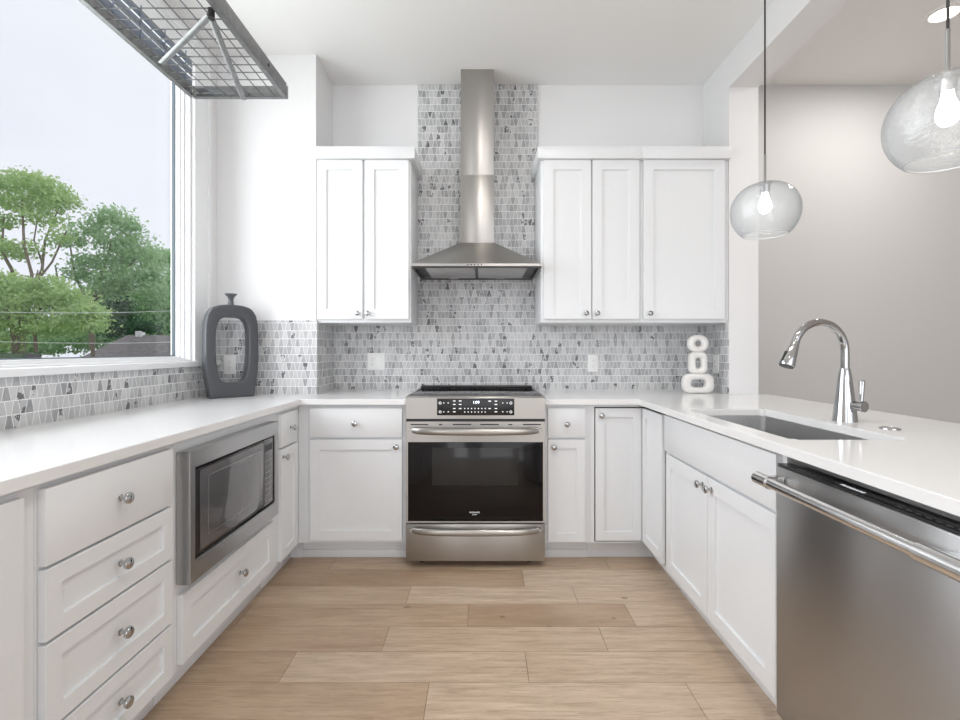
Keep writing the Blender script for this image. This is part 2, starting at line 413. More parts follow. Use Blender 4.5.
slab(b, [WY0-.20, WY0-.175, WY1+.128, WY1+.148], [WZ0-.001, WZ1+.115, WZ1+.14], lambda u, v: not (WY0-.175 < u < WY1+.128 and v < WZ1+.115), XL+.0, XL+.027, YZ)
wobj('casing', b, VINYL)
b = NB(); box(b, XL-.001, XL+.032, WY0-.22, YN-.005, 1.094, WZ0+.004, .004); wobj('window_stool', b, VINYL)

# ------------------------------------------------------------------ tile backsplash
b = NB(); tk = .009
box(b, XNL, XNR, YB-tk, YB, CT, 1.372)                 # back wall band
box(b, -.4315, .390, YB-tk, YB, 1.372, ZC-.001)        # column behind hood
BG = 'grey marble trapezoid mosaic panels'
o = obj('tile_backsplash', b, TILE); tag(o, 'grey marble trapezoid mosaic on the back wall rising to the ceiling behind the range hood', 'backsplash', BG)
b = NB(); box(b, XL, XNL, YN-tk, YN, CT, 1.367)        # face of the corner block
o = obj('tile_backsplash', b, TILE); tag(o, 'grey mosaic tile on the corner block face behind the ring vase', 'backsplash', BG)
b = NB(); box(b, XNL, XNL+tk, YN-tk, YB-tk, CT, 1.367)
o = obj('tile_backsplash', b, TILE); tag(o, 'narrow grey mosaic tile return at the inside corner under the left wall cabinet', 'backsplash', BG)
b = NB(); box(b, XNR-tk, XNR, YN, YB-tk, CT, 1.367)
o = obj('tile_backsplash', b, TILE); tag(o, 'narrow grey mosaic tile return on the column side beside the ringed sculpture', 'backsplash', BG)
b = NB(); box(b, XL, XL+tk, .58, YN-tk, CT, 1.094)
o = obj('tile_backsplash', b, TILE); tag(o, 'low strip of grey mosaic tile between the window stool and the left countertop', 'backsplash', BG)

# ------------------------------------------------------------------ countertops
YF = 2.65
b = NB(); slab(b, [XL+tk, -.990, -.413], [.58, YF, YN-tk, YB-tk], lambda u, v: (u < -.990 and v < YN-tk) or (u > -.990 and v > YF), CT-.03, CT, XY)
box(b, XNL+tk, -.991, YN-tk-.001, YB-tk, CT-.03, CT)
bmesh.ops.bevel(b, geom=[e for e in b.edges if len(e.link_faces) == 2 and e.calc_face_angle(0) > 1], offset=.002, segments=2, affect='EDGES')
o = obj('countertop', b, QUARTZ); tag(o, 'white quartz countertop running under the window to the left of the range', 'countertop', 'white quartz countertops')
SX0, SX1, SY0, SY1 = .945, 1.30, 1.462, 2.215
b = NB()
def rsolid(u, v):
    if SX0 < u < SX1 and SY0 < v < SY1: return False
    if u < .865: return v > YF
    if u < XNR-tk: return True
    return v < YN-.002
slab(b, [.353, .865, SX0, SX1, XNR-tk, 1.765], [.755, SY0, SY1, YF, YN-.002, YB-tk], rsolid, CT-.03, CT, XY)
ce = [e for e in b.edges if len(e.link_faces) == 2 and e.calc_face_angle(0) > 1 and abs(e.verts[0].co.z-e.verts[1].co.z) > .02 and all(SX0-.01 < v.co.x < SX1+.01 and SY0-.01 < v.co.y < SY1+.01 for v in e.verts)]
bmesh.ops.bevel(b, geom=ce, offset=.016, segments=6, affect='EDGES')
bmesh.ops.bevel(b, geom=[e for e in b.edges if len(e.link_faces) == 2 and e.calc_face_angle(0) > 1], offset=.002, segments=2, affect='EDGES')
o = obj('countertop', b, QUARTZ); tag(o, 'white quartz peninsula countertop with the sink cut-out and the faucet', 'countertop', 'white quartz countertops')

# ------------------------------------------------------------------ cabinets
def shaker(w_, h_, rail=.057, t=.02, rec=.009, slab_=False):
    """front in local coords, x 0..w, y -t..0, z 0..h"""
    bm = NB()
    if slab_: return box(bm, 0, w_, -t, 0, 0, h_, .0015)
    slab(bm, [0, rail, w_-rail, w_], [0, rail, h_-rail, h_], lambda u, v: not (rail < u < w_-rail and rail < v < h_-rail), -t, 0, XZ)
    bmesh.ops.bevel(bm, geom=[e for e in bm.edges if len(e.link_faces) == 2 and e.calc_face_angle(0) > 1], offset=.0015, segments=2, affect='EDGES')
    box(bm, rail-.002, w_-rail+.002, -t+rec, -.001, rail-.002, h_-rail+.002)
    return bm
knob_proto = None
def knob(parent, x, z, y=-.02):
    global knob_proto
    if knob_proto is None:
        bm = NB(); prof = [(0.0005, 0), (.009, 0), (.0095, .002), (.006, .004), (.0055, .014), (.008, .0175), (.0150, .020), (.0158, .023), (.0158, .027), (.0135, .0295), (.0005, .0302)]
        lathe(bm, prof, seg=24, axis='y'); knob_proto = obj('knob', bm, CHROME, parent, smooth=50); knob_proto.location = (x, y, z); return knob_proto
    k = knob_proto.copy(); C.objects.link(k); k.parent = parent; k.location = (x, y, z); return k
def front(parent, kind, x0, x1, z0, z1, knobs=(), slab_=False, y=0, rail=.057):
    bm = shaker(x1-x0, z1-z0, rail=rail, slab_=slab_)
    o = obj(kind, bm, CAB, parent, loc=(x0, y, z0))
    for kx, kz in knobs: knob(o, kx-x0, kz-z0)
    return o
def carcass(parent, w_, depth, z0, z1, opening=None, toe=True, top=False):
    bm = NB(); t = .018
    if opening:
        a, c_, d, e = opening
        slab(bm, [0, a, c_, w_], [z0, d, e, z1], lambda u, v: not (a < u < c_ and d < v < e), 0, t, XZ)
    else: box(bm, 0, w_, 0, t, z0, z1)
    box(bm, 0, t, t, depth, z0, z1); box(bm, w_-t, w_, t, depth, z0, z1)
    box(bm, t, w_-t, depth-.012, depth, z0, z1); box(bm, t, w_-t, t, depth-.012, z0, z0+t)
    if top: box(bm, t, w_-t, t, depth-.012, z1-t, z1)
    o = obj('body', bm, CAB, parent)
    if toe:
        b2 = NB(); e0, e1 = toe if isinstance(toe, tuple) else (0, 0); box(b2, -e0, w_+e1, .075, .09, 0, z0-.001); box(b2, -e0, w_+e1, .066, .075, 0, .045, .002); 
        if isinstance(toe, tuple): box(b2, w_+.067, w_+.085, 0, .074, 0, z0-.001)
        obj('toe_kick', b2, CAB, parent)
    return o
ZB, ZT = .11, CT-.031
FL = -1.02; FB = 2.69; FR = .915
BASEG = 'white shaker base cabinets'
def left_x(y, y0): return y-y0
# left run (faces +x)
t = thing('base_cabinet', 'white base cabinet nearest the camera on the left, its door cut by the photo edge', 'cabinet', (FL, .60, 0), PI/2, BASEG)
carcass(t, .499, .588, ZB, ZT); front(t, 'door', .012, .457, .125, .862)
t = thing('base_cabinet', 'white drawer base cabinet with four stacked drawers left of the built-in microwave', 'cabinet', (FL, 1.10, 0), PI/2, BASEG)
carcass(t, .499, .588, ZB, ZT)
D = lambda z0, z1, s_: front(t, 'drawer', .008, .465, z0, z1, [(.236, (z0+z1)/2)], s_, rail=.045)
D(.686, .866, True); D(.512, .678, False); D(.304, .504, False); D(.125, .296, False)
t = thing('base_cabinet', 'white base cabinet holding the built-in microwave above one wide drawer', 'cabinet', (FL, 1.60, 0), PI/2, BASEG)
carcass(t, .779, .588, ZB, ZT, opening=(.020, .690, .42, .83))
front(t, 'drawer', .015, .735, .13, .363, [(.40, .262)])
t = thing('base_cabinet', 'narrow white base cabinet with drawer over door between microwave and inside corner', 'cabinet', (FL, 2.38, 0), PI/2, BASEG)
carcass(t, .309, .588, ZB, ZT, toe=(0, .066))
front(t, 'drawer', .03, .255, .695, .862, [(.15, .78)], True); front(t, 'door', .03, .255, .125, .685, [(.058, .645)], rail=.05)
# back wall, left of range
t = thing('base_cabinet', 'wide white base cabinet with one drawer over one door directly left of the range', 'cabinet', (FL+.001, FB, 0), 0, BASEG)
carcass(t, .600, .598, ZB, ZT); X = lambda x: x-FL-.001
front(t, 'drawer', X(-.950), X(-.438), .701, .863, [(X(-.696), .780)], True)
front(t, 'door', X(-.950), X(-.438), .128, .689, [(X(-.468), .652)])
# right of range
t = thing('base_cabinet', 'narrow white base cabinet with small drawer over door directly right of the range', 'cabinet', (.357, FB, 0), 0, BASEG)
carcass(t, .252, .598, ZB, ZT); X = lambda x: x-.357
front(t, 'drawer', X(.372), X(.578), .701, .863, [(X(.475), .777)], True)
front(t, 'door', X(.372), X(.578), .122, .689, [(X(.403), .650)], rail=.05)
# corner cabinet with a bi-fold door
t = thing('corner_cabinet', 'white inside corner cabinet with a two-leaf folding door outlined by a dark gap', 'cabinet', (.61, FB, 0), 0)
b = NB(); dx = FR-.61; dy = -.318
box(b, 0, .022, 0, .018, ZB, ZT); box(b, .022, dx+.018, 0, .018, ZB, .117); box(b, .022, dx+.018, 0, .018, .868, ZT)
box(b, dx, dx+.018, dy, dy+.008, ZB, ZT); box(b, dx, dx+.018, dy+.008, 0, ZB, .117); box(b, dx, dx+.018, dy+.008, 0, .868, ZT)
obj('body', b, CAB, t)
b = NB(); box(b, 0, dx+.58, .585, .598, ZB, ZT); box(b, dx+.568, dx+.58, dy, .585, ZB, ZT); box(b, 0, .012, .018, .585, ZB, ZT); box(b, dx+.018, dx+.58, dy, dy+.012, ZB, ZT)
box(b, .012, dx+.58, .018, .585, ZB, ZB+.015); box(b, dx+.018, dx+.58, dy+.012, .018, ZB, ZB+.015); obj('carcass_lining', b, CABIN, t)
b = NB(); box(b, 0, dx+.075, .075, .09, 0, ZB-.001); box(b, dx+.075, dx+.09, dy, .09, 0, ZB-.001); obj('toe_kick', b, CAB, t)
front(t, 'door', .028, dx-.02, .124, .862, [(.058, .822)], y=.012, rail=.05)
dr = front(t, 'door', 0, .29, .124, .862, rail=.05); dr.rotation_euler = (0, 0, -PI/2); dr.location = (dx-.0, -.012, .124)
# sink base (faces -x)
t = thing('sink_base_cabinet', 'white sink base cabinet with plain false front above two shaker doors', 'cabinet', (FR, 2.368, 0), -PI/2)
carcass(t, .927, .585, ZB, ZT)
front(t, 'false_front', .012, .905, .697, .868, slab_=True)
front(t, 'door', .035, .460, .125, .684, [(.422, .645)]); front(t, 'door', .463, .905, .125, .684, [(.497, .645)])
# end panel beyond dishwasher
t = thing('end_panel', 'white end panel closing the peninsula beside the dishwasher', 'panel', (FR-.02, .81, 0), 0)
b = NB(); box(b, 0, .605, -.03, 0, 0, ZT); obj('panel', b, CAB, t)
t = thing('peninsula_back', 'white back panel under the peninsula overhang on the dining side', 'panel', (1.503, .78, 0), 0)
b = NB(); box(b, 0, .018, 0, 2.14, 0, ZT); obj('panel', b, CAB, t)

# uppers
UPG = 'white shaker wall cabinets'
def upper(label, x0, x1, doors, crown, ret):
    t = thing('wall_cabinet', label, 'cabinet', (x0, YN+.008, 1.355), 0, UPG); wd = x1-x0
    b = NB(); box(b, 0, wd, 0, YB-tk-YN-.010, 0, .995, .001); obj('body', b, CAB, t)
    for a, c_, kx in doors: front(t, 'door', a-x0, c_-x0, .021, .994, [(kx-x0, .055)], rail=.06)
    b = NB(); box(b, crown[0]-x0, crown[1]-x0, -.042, YB-tk-YN-.010, .996, 1.068, .002); obj('crown_moulding', b, CAB, t)
upper('white two-door wall cabinet left of the range hood', XNL+.001, -.430, [(-1.005, -.7245, -.752), (-.7125, -.442, -.690)], (XNL+.001, -.402), 1)
upper('white two-door wall cabinet immediately right of the range hood', .368, .981, [(.384, .674, .640), (.682, .968, .708)], (.345, .981), -1)
upper('white single-door wall cabinet above the ringed sculpture by the column', .982, XNR-.001, [(.996, 1.492, 1.030)], (.982, XNR-.001), 0)

# ------------------------------------------------------------------ range
t = thing('range', 'stainless steel slide-in electric range with black glass oven door', 'range', (-.03, 2.62, 0))
RW = .379
b = NB(); box(b, -RW+.004, RW-.004, .03, .655, .05, .905); obj('body', b, STEELD, t)
b = NB()
vs = [(-.0, .812), (-.0, .925), (.006, .932), (.05, .932), (.05, .812)]
L = [b.verts.new((-RW, y, z)) for y, z in vs]; Rr = [b.verts.new((RW, y, z)) for y, z in vs]
b.faces.new(L); b.faces.new(Rr[::-1])
for i in range(5): b.faces.new((L[i], L[(i+1) % 5], Rr[(i+1) % 5], Rr[i]))
cp = obj('control_panel', b, STEEL, t)
b = NB(); box(b, -.209, .211, -.0035, .002, .831, .922, .002); dp = obj('display', b, BLACK, cp)
b = NB()
for sx in (-1, 1):
    for zz in (.898, .850):
        lathe(b, [(.0075, .0036), (.0075, .0042), (.0045, .0042), (.0045, .0036)], (sx*.192, 0, zz), 16, 'y')
        for q in (.172, .148): box(b, sx*q-.003, sx*q+.003, -.0042, -.003, zz-.002, zz+.003)
for x_, zs in ((-.115, (.910, .891, .869, .851)), (-.083, (.910, .891, .869)), (.077, (.909, .869)), (.111, (.909, .891, .869, .851))):
    for zz in zs: box(b, x_-.007, x_+.007, -.0042, -.003, zz-.003, zz+.002)
for k in range(7):
    for zz in (.869, .850): box(b, -.058+k*.0185-.0028, -.058+k*.0185+.0028, -.0042, -.003, zz-.0035, zz+.0025)
obj('button', b, WMARK, dp)['kind'] = 'stuff'
text('clock_digits', '1:09', .022, LEDM, dp, (.003, -.0045, .901), (PI/2, 0, 0))
b = NB(); box(b, -RW+.012, RW-.012, .05, .62, .905, .931, .002); obj('cooktop', b, BGLASS, t)
b = NB(); box(b, -RW, -RW+.012, .05, .655, .905, .933, .001); obj('side_rim', b, STEEL, t)
b = NB(); box(b, RW-.012, RW, .05, .655, .905, .933, .001); obj('side_rim', b, STEEL, t)
b = NB(); box(b, -.372, .372, .600, .655, .932, .948, .003); obj('rear_vent', b, BLACK, t)
b = NB(); box(b, -RW+.003, RW-.003, .004, .03, .796, .812); obj('vent_gap', b, BLACK, t)
b = NB()
slab(b, [-RW+.002, -.367, .367, RW-.002], [.248, .256, .686, .797], lambda u, v: not (-.367 < u < .367 and v < .686 and v > .256), -.002, .03, XZ)
box(b, -.366, .366, .012, .03, .256, .686)
dr = obj('oven_door', b, STEEL, t)
b = NB(); box(b, -.3665, .3665, -.0025, .012, .2565, .6855, .001); gl = obj('door_glass', b, BGLASS, dr)
b = NB(); box(b, -.235, .235, -.0032, -.002, .45, .655, .0004); obj('door_window', b, OVWIN, gl)
b = NB()
for a, c_ in ((-.352, -.257), (-.199, -.180), (-.124, -.022), (.026, .127), (.178, .200), (.258, .355)): box(b, a, c_, -.0035, 0, .7785, .7845)
obj('vent_slot', b, BLACK, dr)['kind'] = 'stuff'
def bow(z):
    bm = NB(); pts = []; n = 24
    for i in range(n+1):
        u = i/n*2-1; d = .05*(1-abs(u)**6)
        pts.append((u*.360, -.012-d*.75, z-.006*(1-u*u)))
    tube(bm, pts, [.006+.010*min(1, (1-abs(i/n*2-1))*9) for i in range(n+1)], 16, sx=.75, sy=1.15, up=(0, 1, 0))
    for s in (-1, 1): cyl(bm, (s*.345, .0, z), (s*.345, -.03, z), .010, seg=12)
    return bm
obj('door_handle', bow(.754), STEEL, dr, smooth=60)
b = NB(); box(b, -RW+.002, RW-.002, -.002, .03, .038, .240, .003); dw = obj('storage_drawer', b, STEEL, t)
obj('drawer_handle', bow(.216), STEEL, dw, smooth=60)
t1 = text('brand_lettering', 'FRIGIDAIRE', .0105, WMARK, gl, (-.005, -.0034, .304), (PI/2, 0, 0), 1.05)
text('brand_lettering', 'GALLERY', .0065, WMARK, gl, (-.005, -.0034, .292), (PI/2, 0, 0), 1.05)
for sx in (-1, 1):
    for yy in (.06, .6):
        b = NB(); cyl(b, (sx*.30, yy+.03, 0), (sx*.30, yy+.03, .05), .018, seg=16); obj('foot', b, BLACK, t)

# ------------------------------------------------------------------ hood
t = thing('range_hood', 'stainless steel chimney range hood above the range', 'range hood', (-.027, YB-tk, 1.665))
HW = .380; d0 = -.49
b = NB()
lo = [(-HW, d0), (HW, d0), (HW, 0), (-HW, 0)]; hi = [(-.1055, -.18), (.1115, -.18), (.1115, 0), (-.1055, 0)]
A = [b.verts.new((x, y, .024)) for x, y in lo]; B = [b.verts.new((x, y, .214)) for x, y in hi]
for i in range(4): b.faces.new((A[i], A[(i+1) % 4], B[(i+1) % 4], B[i]))
b.faces.new(B)
obj('canopy', b, STEEL, t)
b = NB(); slab(b, [-HW, -HW+.012, HW-.012, HW], [d0, d0+.012, -.012, 0], lambda u, v: not (-HW+.012 < u < HW-.012 and d0+.012 < v < -.012), .009, .024, XY); rim = obj('rim', b, STEEL, t)
b = NB(); slab(b, [-HW+.001, -HW+.014, HW-.014, HW-.001], [d0+.001, d0+.014, -.014, -.001], lambda u, v: not (-HW+.014 < u < HW-.014 and d0+.014 < v < -.014), 0, .0088, XY); obj('lower_edge', b, BLACK, t)
b = NB(); box(b, -HW+.012, HW-.012, d0+.012, -.012, .012, .022); obj('underside', b, BLACK, t)
for s in (-1, 1):
    b = NB(); x0 = s*.155; box(b, x0-.145, x0+.145, d0+.05, -.06, .0, .012, .002); f = obj('grease_filter', b, FILTER, t)
    b = NB(); box(b, x0-.03, x0+.03, -.085, -.07, -.005, .0, .001); obj('latch', b, CHROME, f)
for k in range(5):
    b = NB(); cyl(b, (-.050+k*.020, d0, .0165), (-.050+k*.020, d0-.004, .0165), .0042, seg=14); obj('button', b, BLACK, rim)
b = NB(); box(b, -.1055, .1115, -.18, 0, .214, .652, .001); obj('chimney_cover', b, STEEL, t)
b = NB(); box(b, -.1035, .1095, -.178, 0, .652, ZC-1.665-.001, .001); obj('chimney_extension', b, STEEL, t)

# ------------------------------------------------------------------ microwave (local: faces -Y, rotated +90)
t = thing('microwave', 'built-in stainless steel microwave with dark glass door under the left countertop', 'microwave', (FL, 1.607, 0), PI/2)
b = NB(); slab(b, [.0, .032, .664, .705], [.400, .470, .786, .846], lambda u, v: not (.032 < u < .664 and .470 < v < .786), -.050, -.002, XZ)
bmesh.ops.bevel(b, geom=[e for e in b.edges if len(e.link_faces) == 2 and e.calc_face_angle(0) > 1], offset=.003, segments=2, affect='EDGES')
obj('trim_frame', b, STEELM, t)
b = NB(); box(b, .034, .662, -.034, .40, .472, .784); obj('housing', b, BLACK, t)
b = NB(); box(b, .040, .560, -.044, -.034, .478, .778, .002); d = obj('door', b, BLACK, t)
b = NB(); box(b, .066, .552, -.046, -.044, .490, .770, .001); g = obj('door_glass', b, MWGLASS, d)
b = NB()
slab(b, [.115, .117, .520, .522], [.528, .530, .738, .740], lambda u, v: not (.117 < u < .520 and .530 < v < .738), -.0464, -.046, XZ); obj('window_outline', b, STEELD, g)
b = NB(); box(b, .564, .656, -.044, -.034, .478, .778, .002); p = obj('control_panel', b, MWGLASS, t)
b = NB()
for i in range(3):
    for j in range(8): box(b, .574+i*.026, .592+i*.026, -.0448, -.044, .498+j*.026, .4995+j*.026)
obj('keypad', b, KEYM, p)['kind'] = 'stuff'
b = NB(); box(b, .574, .645, -.0448, -.044, .725, .755); obj('display', b, BLACK, p)

# ------------------------------------------------------------------ dishwasher (faces -x)
t = thing('dishwasher', 'stainless steel dishwasher with bar handle at the right edge of the photo', 'dishwasher', (.872, 1.43, 0), -PI/2)
b = NB(); box(b, .008, .612, .045, .58, .05, .84); obj('tub', b, STEELD, t)
b = NB(); box(b, .006, .614, 0, .045, .115, .846, .003); d = obj('door', b, STEELD, t)
b = NB(); box(b, .006, .614, .004, .044, .846, .852, .001); c1 = obj('control_strip', b, BLACK, d)
b = NB()
for k in range(6): box(b, .05+k*.022, .062+k*.022, .016, .020, .852, .8524)
for k in range(7): box(b, .40+k*.022, .412+k*.022, .016, .020, .852, .8524)
obj('touch_mark', b, STEELD, c1)['kind'] = 'stuff'
text('brand_lettering', 'FRIGIDAIRE', .013, WMARK, c1, (.27, .022, .8526), (0, 0, 0), 1.1)
b = NB(); cyl(b, (.02, -.052, .808), (.60, -.052, .808), .0150, seg=24); h = obj('handle', b, BRIGHT, d, smooth=60)
for x0, x1 in ((.0, .062), (.528, .64)):
    b = NB(); cyl(b, (x0, -.052, .808), (x1, -.052, .808), .0185, seg=24); box(b, x0+.02, x1-.015, -.045, 0, .796, .820, .003); obj('handle_mount', b, BRIGHT, h, smooth=60)
b = NB(); box(b, .008, .612, .055, .07, 0, .112); obj('toe_plate', b, BLACK, t)
b = NB(); box(b, .006, .614, .05, .06, .855, .880); obj('mounting_strip', b, STEELD, t)

# ------------------------------------------------------------------ sink, faucet, button
t = thing('kitchen_sink', 'undermount stainless steel sink set in the peninsula countertop', 'sink', (SX0, SY0, CT-.031))
b = NB(); wx, wy = SX1-SX0, SY1-SY0
def rr(x0, x1, y0, y1, r, z, n=6):
    out = []
    for cx, cy, a0 in ((x1-r, y1-r, 0), (x0+r, y1-r, PI/2), (x0+r, y0+r, PI), (x1-r, y0+r, 1.5*PI)):
        for i in range(n+1):
            a = a0+PI/2*i/n; out.append((cx+r*math.cos(a), cy+r*math.sin(a), z))
    return out
def loft(bm, loops, close=True):
    Ls = [[bm.verts.new(p) for p in l] for l in loops]; n = len(Ls[0])
    for a, c_ in zip(Ls, Ls[1:]):
        for k in range(n): bm.faces.new((a[k], a[(k+1) % n], c_[(k+1) % n], c_[k]))
    if close: bm.faces.new(Ls[-1])
loft(b, [rr(-.015, wx+.015, -.015, wy+.015, .04, -.004), rr(-.015, wx+.015, -.015, wy+.015, .04, 0), rr(-.002, wx+.002, -.002, wy+.002, .018, 0), rr(.002, wx-.002, .002, wy-.002, .018, -.19), rr(.02, wx-.02, .02, wy-.02, .018, -.21)])
obj('basin', b, SINKM, t)
b = NB(); lathe(b, [(.001, -.207), (.03, -.207), (.042, -.205), (.044, -.2085)], (wx/2, wy/2, 0)); obj('drain', b, CHROME, t)

t = thing('faucet', 'chrome gooseneck pull-down faucet behind the sink', 'faucet', (1.394, 1.846, CT))
b = NB(); lathe(b, [(.0005, 0), (.0415, 0), (.0415, .003), (.040, .008), (.036, .05), (.029, .11), (.0215, .175), (.0175, .198), (.0165, .202), (.0005, .202)], seg=40); obj('base', b, CHROME, t, smooth=40)
pts = [(0, 0, .20), (0, 0, .235)]
for i in range(0, 33):
    a = math.radians(160*i/32); pts.append((-.111+.111*math.cos(a), -.02*(1-math.cos(a)), .266+.111*math.sin(a)))
b = NB(); tube(b, pts, .0145, 20); obj('spout', b, CHROME, t, smooth=60)
e = Vector(pts[-1]); dv = (Vector(pts[-1])-Vector(pts[-2])).normalized()
b = NB(); tube(b, [e-dv*.002, e+dv*.012, e+dv*.016, e+dv*.06, e+dv*.095, e+dv*.10], [.0155, .0160, .0175, .023, .028, .026], 24); hd = obj('spray_head', b, CHROME, t, smooth=40)
b = NB(); tube(b, [e+dv*.10, e+dv*.103], [.024, .024], 20); 
p0 = e+dv*.04+Vector((-.022, -.004, 0)); tube(b, [p0, p0+dv*.05], [.006, .008], 10); obj('spray_button', b, BLACK, hd)
hx = Vector((.30, -.95, .0)).normalized()
b = NB(); cyl(b, hx*.01+Vector((0, 0, .062)), hx*.066+Vector((0, 0, .062)), .0175, seg=24); cyl(b, hx*.066+Vector((0, 0, .062)), hx*.072+Vector((0, 0, .062)), .0205, seg=24); hv = obj('valve', b, CHROME, t, smooth=40)
q = hx*.058
b = NB(); tube(b, [q+Vector((0, 0, .07)), q+Vector((.002, 0, .10)), q+Vector((.004, 0, .155)), q+Vector((.004, 0, .160))], [.008, .0075, .0105, .008], 16); obj('lever', b, CHROME, hv, smooth=40)
b = NB(); lathe(b, [(.0005, .004), (.014, .004), (.016, .002), (.022, .002), (.024, .005), (.029, .004), (.030, 0)], seg=32)
o = obj('air_switch', b, CHROME); o.location = (1.408, 1.66, CT+.0003); tag(o, 'small round chrome air switch button on the countertop beside the faucet', 'button')

# ------------------------------------------------------------------ vase and sculpture
def rrect(w_, h_, r, zc, n=10, taper=0.0):
    out = []
    for cx, cz, a0 in ((w_/2-r, h_/2-r, 0), (-w_/2+r, h_/2-r, PI/2), (-w_/2+r, -h_/2+r, PI), (w_/2-r, -h_/2+r, 1.5*PI)):
        for i in range(n+1):
            a = a0+PI/2*i/n; x, z = cx+r*math.cos(a), cz+r*math.sin(a)
            x *= 1-taper*max(0, -z/(h_/2))**2
            out.append((x, zc+z))
    return out
def ring_solid(bm, outer, inner, d, bev=.012, cy=0):
    n = len(outer); cyc = lambda P, s: sum(p[s] for p in P)/n
    def shrink(P, k, sgn):
        cx, cz = cyc(P, 0), cyc(P, 1); out = []
        for x, z in P:
            v = Vector((x-cx, z-cz)); l = v.length; v = v*((l-sgn*k)/l); out.append((cx+v.x, cz+v.y))
        return out
    loops = []
    O, I = outer, inner; K = 4
    for i in range(K+1):
        a = PI/2*i/K; loops.append([(x, -d/2+bev*(1-math.sin(a)), z) for x, z in shrink(O, bev*(1-math.cos(a)), 1)])
    loops = loops
    for i in range(K, -1, -1):
        a = PI/2*i/K; 
    fr = []
    for i in range(K+1):          # outer side to front
        a = PI/2*i/K; fr.append([(x, cy-(d/2-bev+bev*math.sin(a)), z) for x, z in shrink(O, bev*(1-math.cos(a)), 1)])
    for i in range(K, -1, -1):    # front to inner side
        a = PI/2*i/K; fr.append([(x, cy-(d/2-bev+bev*math.sin(a)), z) for x, z in shrink(I, bev*(1-math.cos(a)), -1)])
    bk = [[(x, 2*cy-y, z) for x, y, z in l] for l in fr[::-1]]
    Ls = [[bm.verts.new(p) for p in l] for l in fr+bk]
    for a, c_ in zip(Ls, Ls[1:]+Ls[:1]):
        for k in range(n): bm.faces.new((a[k], a[(k+1) % n], c_[(k+1) % n], c_[k]))
def vase_outer():
    # half profile (x, z) from bottom to top, mirrored
    half = [(.118, 0), (.122, .03), (.131, .09), (.139, .15), (.143, .22), (.143, .30), (.142, .38), (.138, .43), (.128, .475), (.108, .508), (.078, .524), (.04, .530), (0.0, .532)]
    # resample to 22 points by length
    def res(P, n):
        L = [0]
        for a, c_ in zip(P, P[1:]): L.append(L[-1]+math.hypot(c_[0]-a[0], c_[1]-a[1]))
        out = []
        for i in range(n):
            s = L[-1]*i/(n-1); j = max(k for k in range(len(L)) if L[k] <= s+1e-9); j = min(j, len(P)-2)
            f = (s-L[j])/(L[j+1]-L[j]); out.append((P[j][0]+(P[j+1][0]-P[j][0])*f, P[j][1]+(P[j+1][1]-P[j][1])*f))
        return out
    r = res(half, 30); bot = [(.118*k/5, 0) for k in range(0, 5)]
    right = bot+r; left = [(-x, z) for x, z in right[::-1]][1:-1]
    return right+left
vo = vase_outer()
def hole_pts(outer, w_, h_, zc, p=4.0):
    out = []
    for x, z in outer:
        a = math.atan2((z-.26)/.265, x/.143)
        ca, sa = math.cos(a), math.sin(a)
        k = (abs(ca)**p+abs(sa)**p)**(-1/p)
        zz = sa*k*h_/2; out.append((ca*k*w_/2*(1-.10*max(0, -sa*k)), zc+zz))
    return out
t = thing('ring_vase', 'tall charcoal grey ceramic ring vase with an open centre beside the window', 'vase', (-1.445, 2.785, CT), math.radians(45))
b = NB(); ring_solid(b, vo, hole_pts(vo, .178, .375, .272), .075, .008); obj('body', b, VASEM, t, smooth=45)
b = NB(); lathe(b, [(.020, .525), (.014, .545), (.013, .560), (.018, .577), (.032, .592), (.033, .596), (.027, .5955), (.010, .575), (.001, .57)], seg=28); obj('neck', b, VASEM, t, smooth=60)

t = thing('ring_sculpture', 'white plaster sculpture of three stacked rings in the right counter corner', 'sculpture', (1.362, 3.03, CT))
def ringpart(w_, h_, hw, hh, r, hr, zc, d):
    O = rrect(w_, h_, r, zc); I = rrect(hw, hh, hr, zc); b = NB(); ring_solid(b, O, I, d, min(.018, (w_-hw)/4)); return obj('ring', b, PLASTER, t, smooth=60)
ringpart(.195, .122, .095, .050, .045, .0245, .062, .055)
ringpart(.112, .138, .036, .066, .035, .0175, .190, .05)
ringpart(.128, .108, .040, .038, .053, .0185, .312, .05)

# ------------------------------------------------------------------ outlets
def outlet(label, loc, rotz, gangs=1, kinds=('outlet',)):
    t = thing('wall_outlet', label, 'outlet', loc, rotz, 'white wall outlets on the tile')
    wd = .072+.046*(gangs-1); b = NB(); box(b, -wd/2, wd/2, -.006, 0, -.058, .058, .002); obj('cover_plate', b, PLAST, t)
    for g, k in enumerate(kinds):
        cx = (g-(gangs-1)/2)*.046
        b = NB(); box(b, cx-.0165, cx+.0165, -.0085, -.006, -.034, .034, .0015); ins = obj('receptacle' if k == 'outlet' else 'rocker_switch', b, PLAST, t)
        if k == 'outlet':
            b = NB()
            for zz in (-.017, .017):
                box(b, cx-.008, cx-.006, -.009, -.008, zz-.002, zz+.007); box(b, cx+.005, cx+.007, -.009, -.008, zz-.002, zz+.006); box(b, cx-.002, cx+.002, -.009, -.008, zz-.011, zz-.007)
            obj('socket_slots', b, SLOT, ins)
outlet('white double wall plate with outlet and switch on tile left of the range', (-.715, YB-tk, 1.108), 0, 2, ('outlet', 'switch'))
outlet('white single outlet on the tile right of the range', (.764, YB-tk, 1.095), 0)
outlet('white outlet seen through the centre of the grey ring vase', (-1.535, YN-tk, 1.096), 0)
outlet('white outlet seen edge-on in the tiled return beside the ringed sculpture', (XNR-tk, 3.10, 1.095), -PI/2)

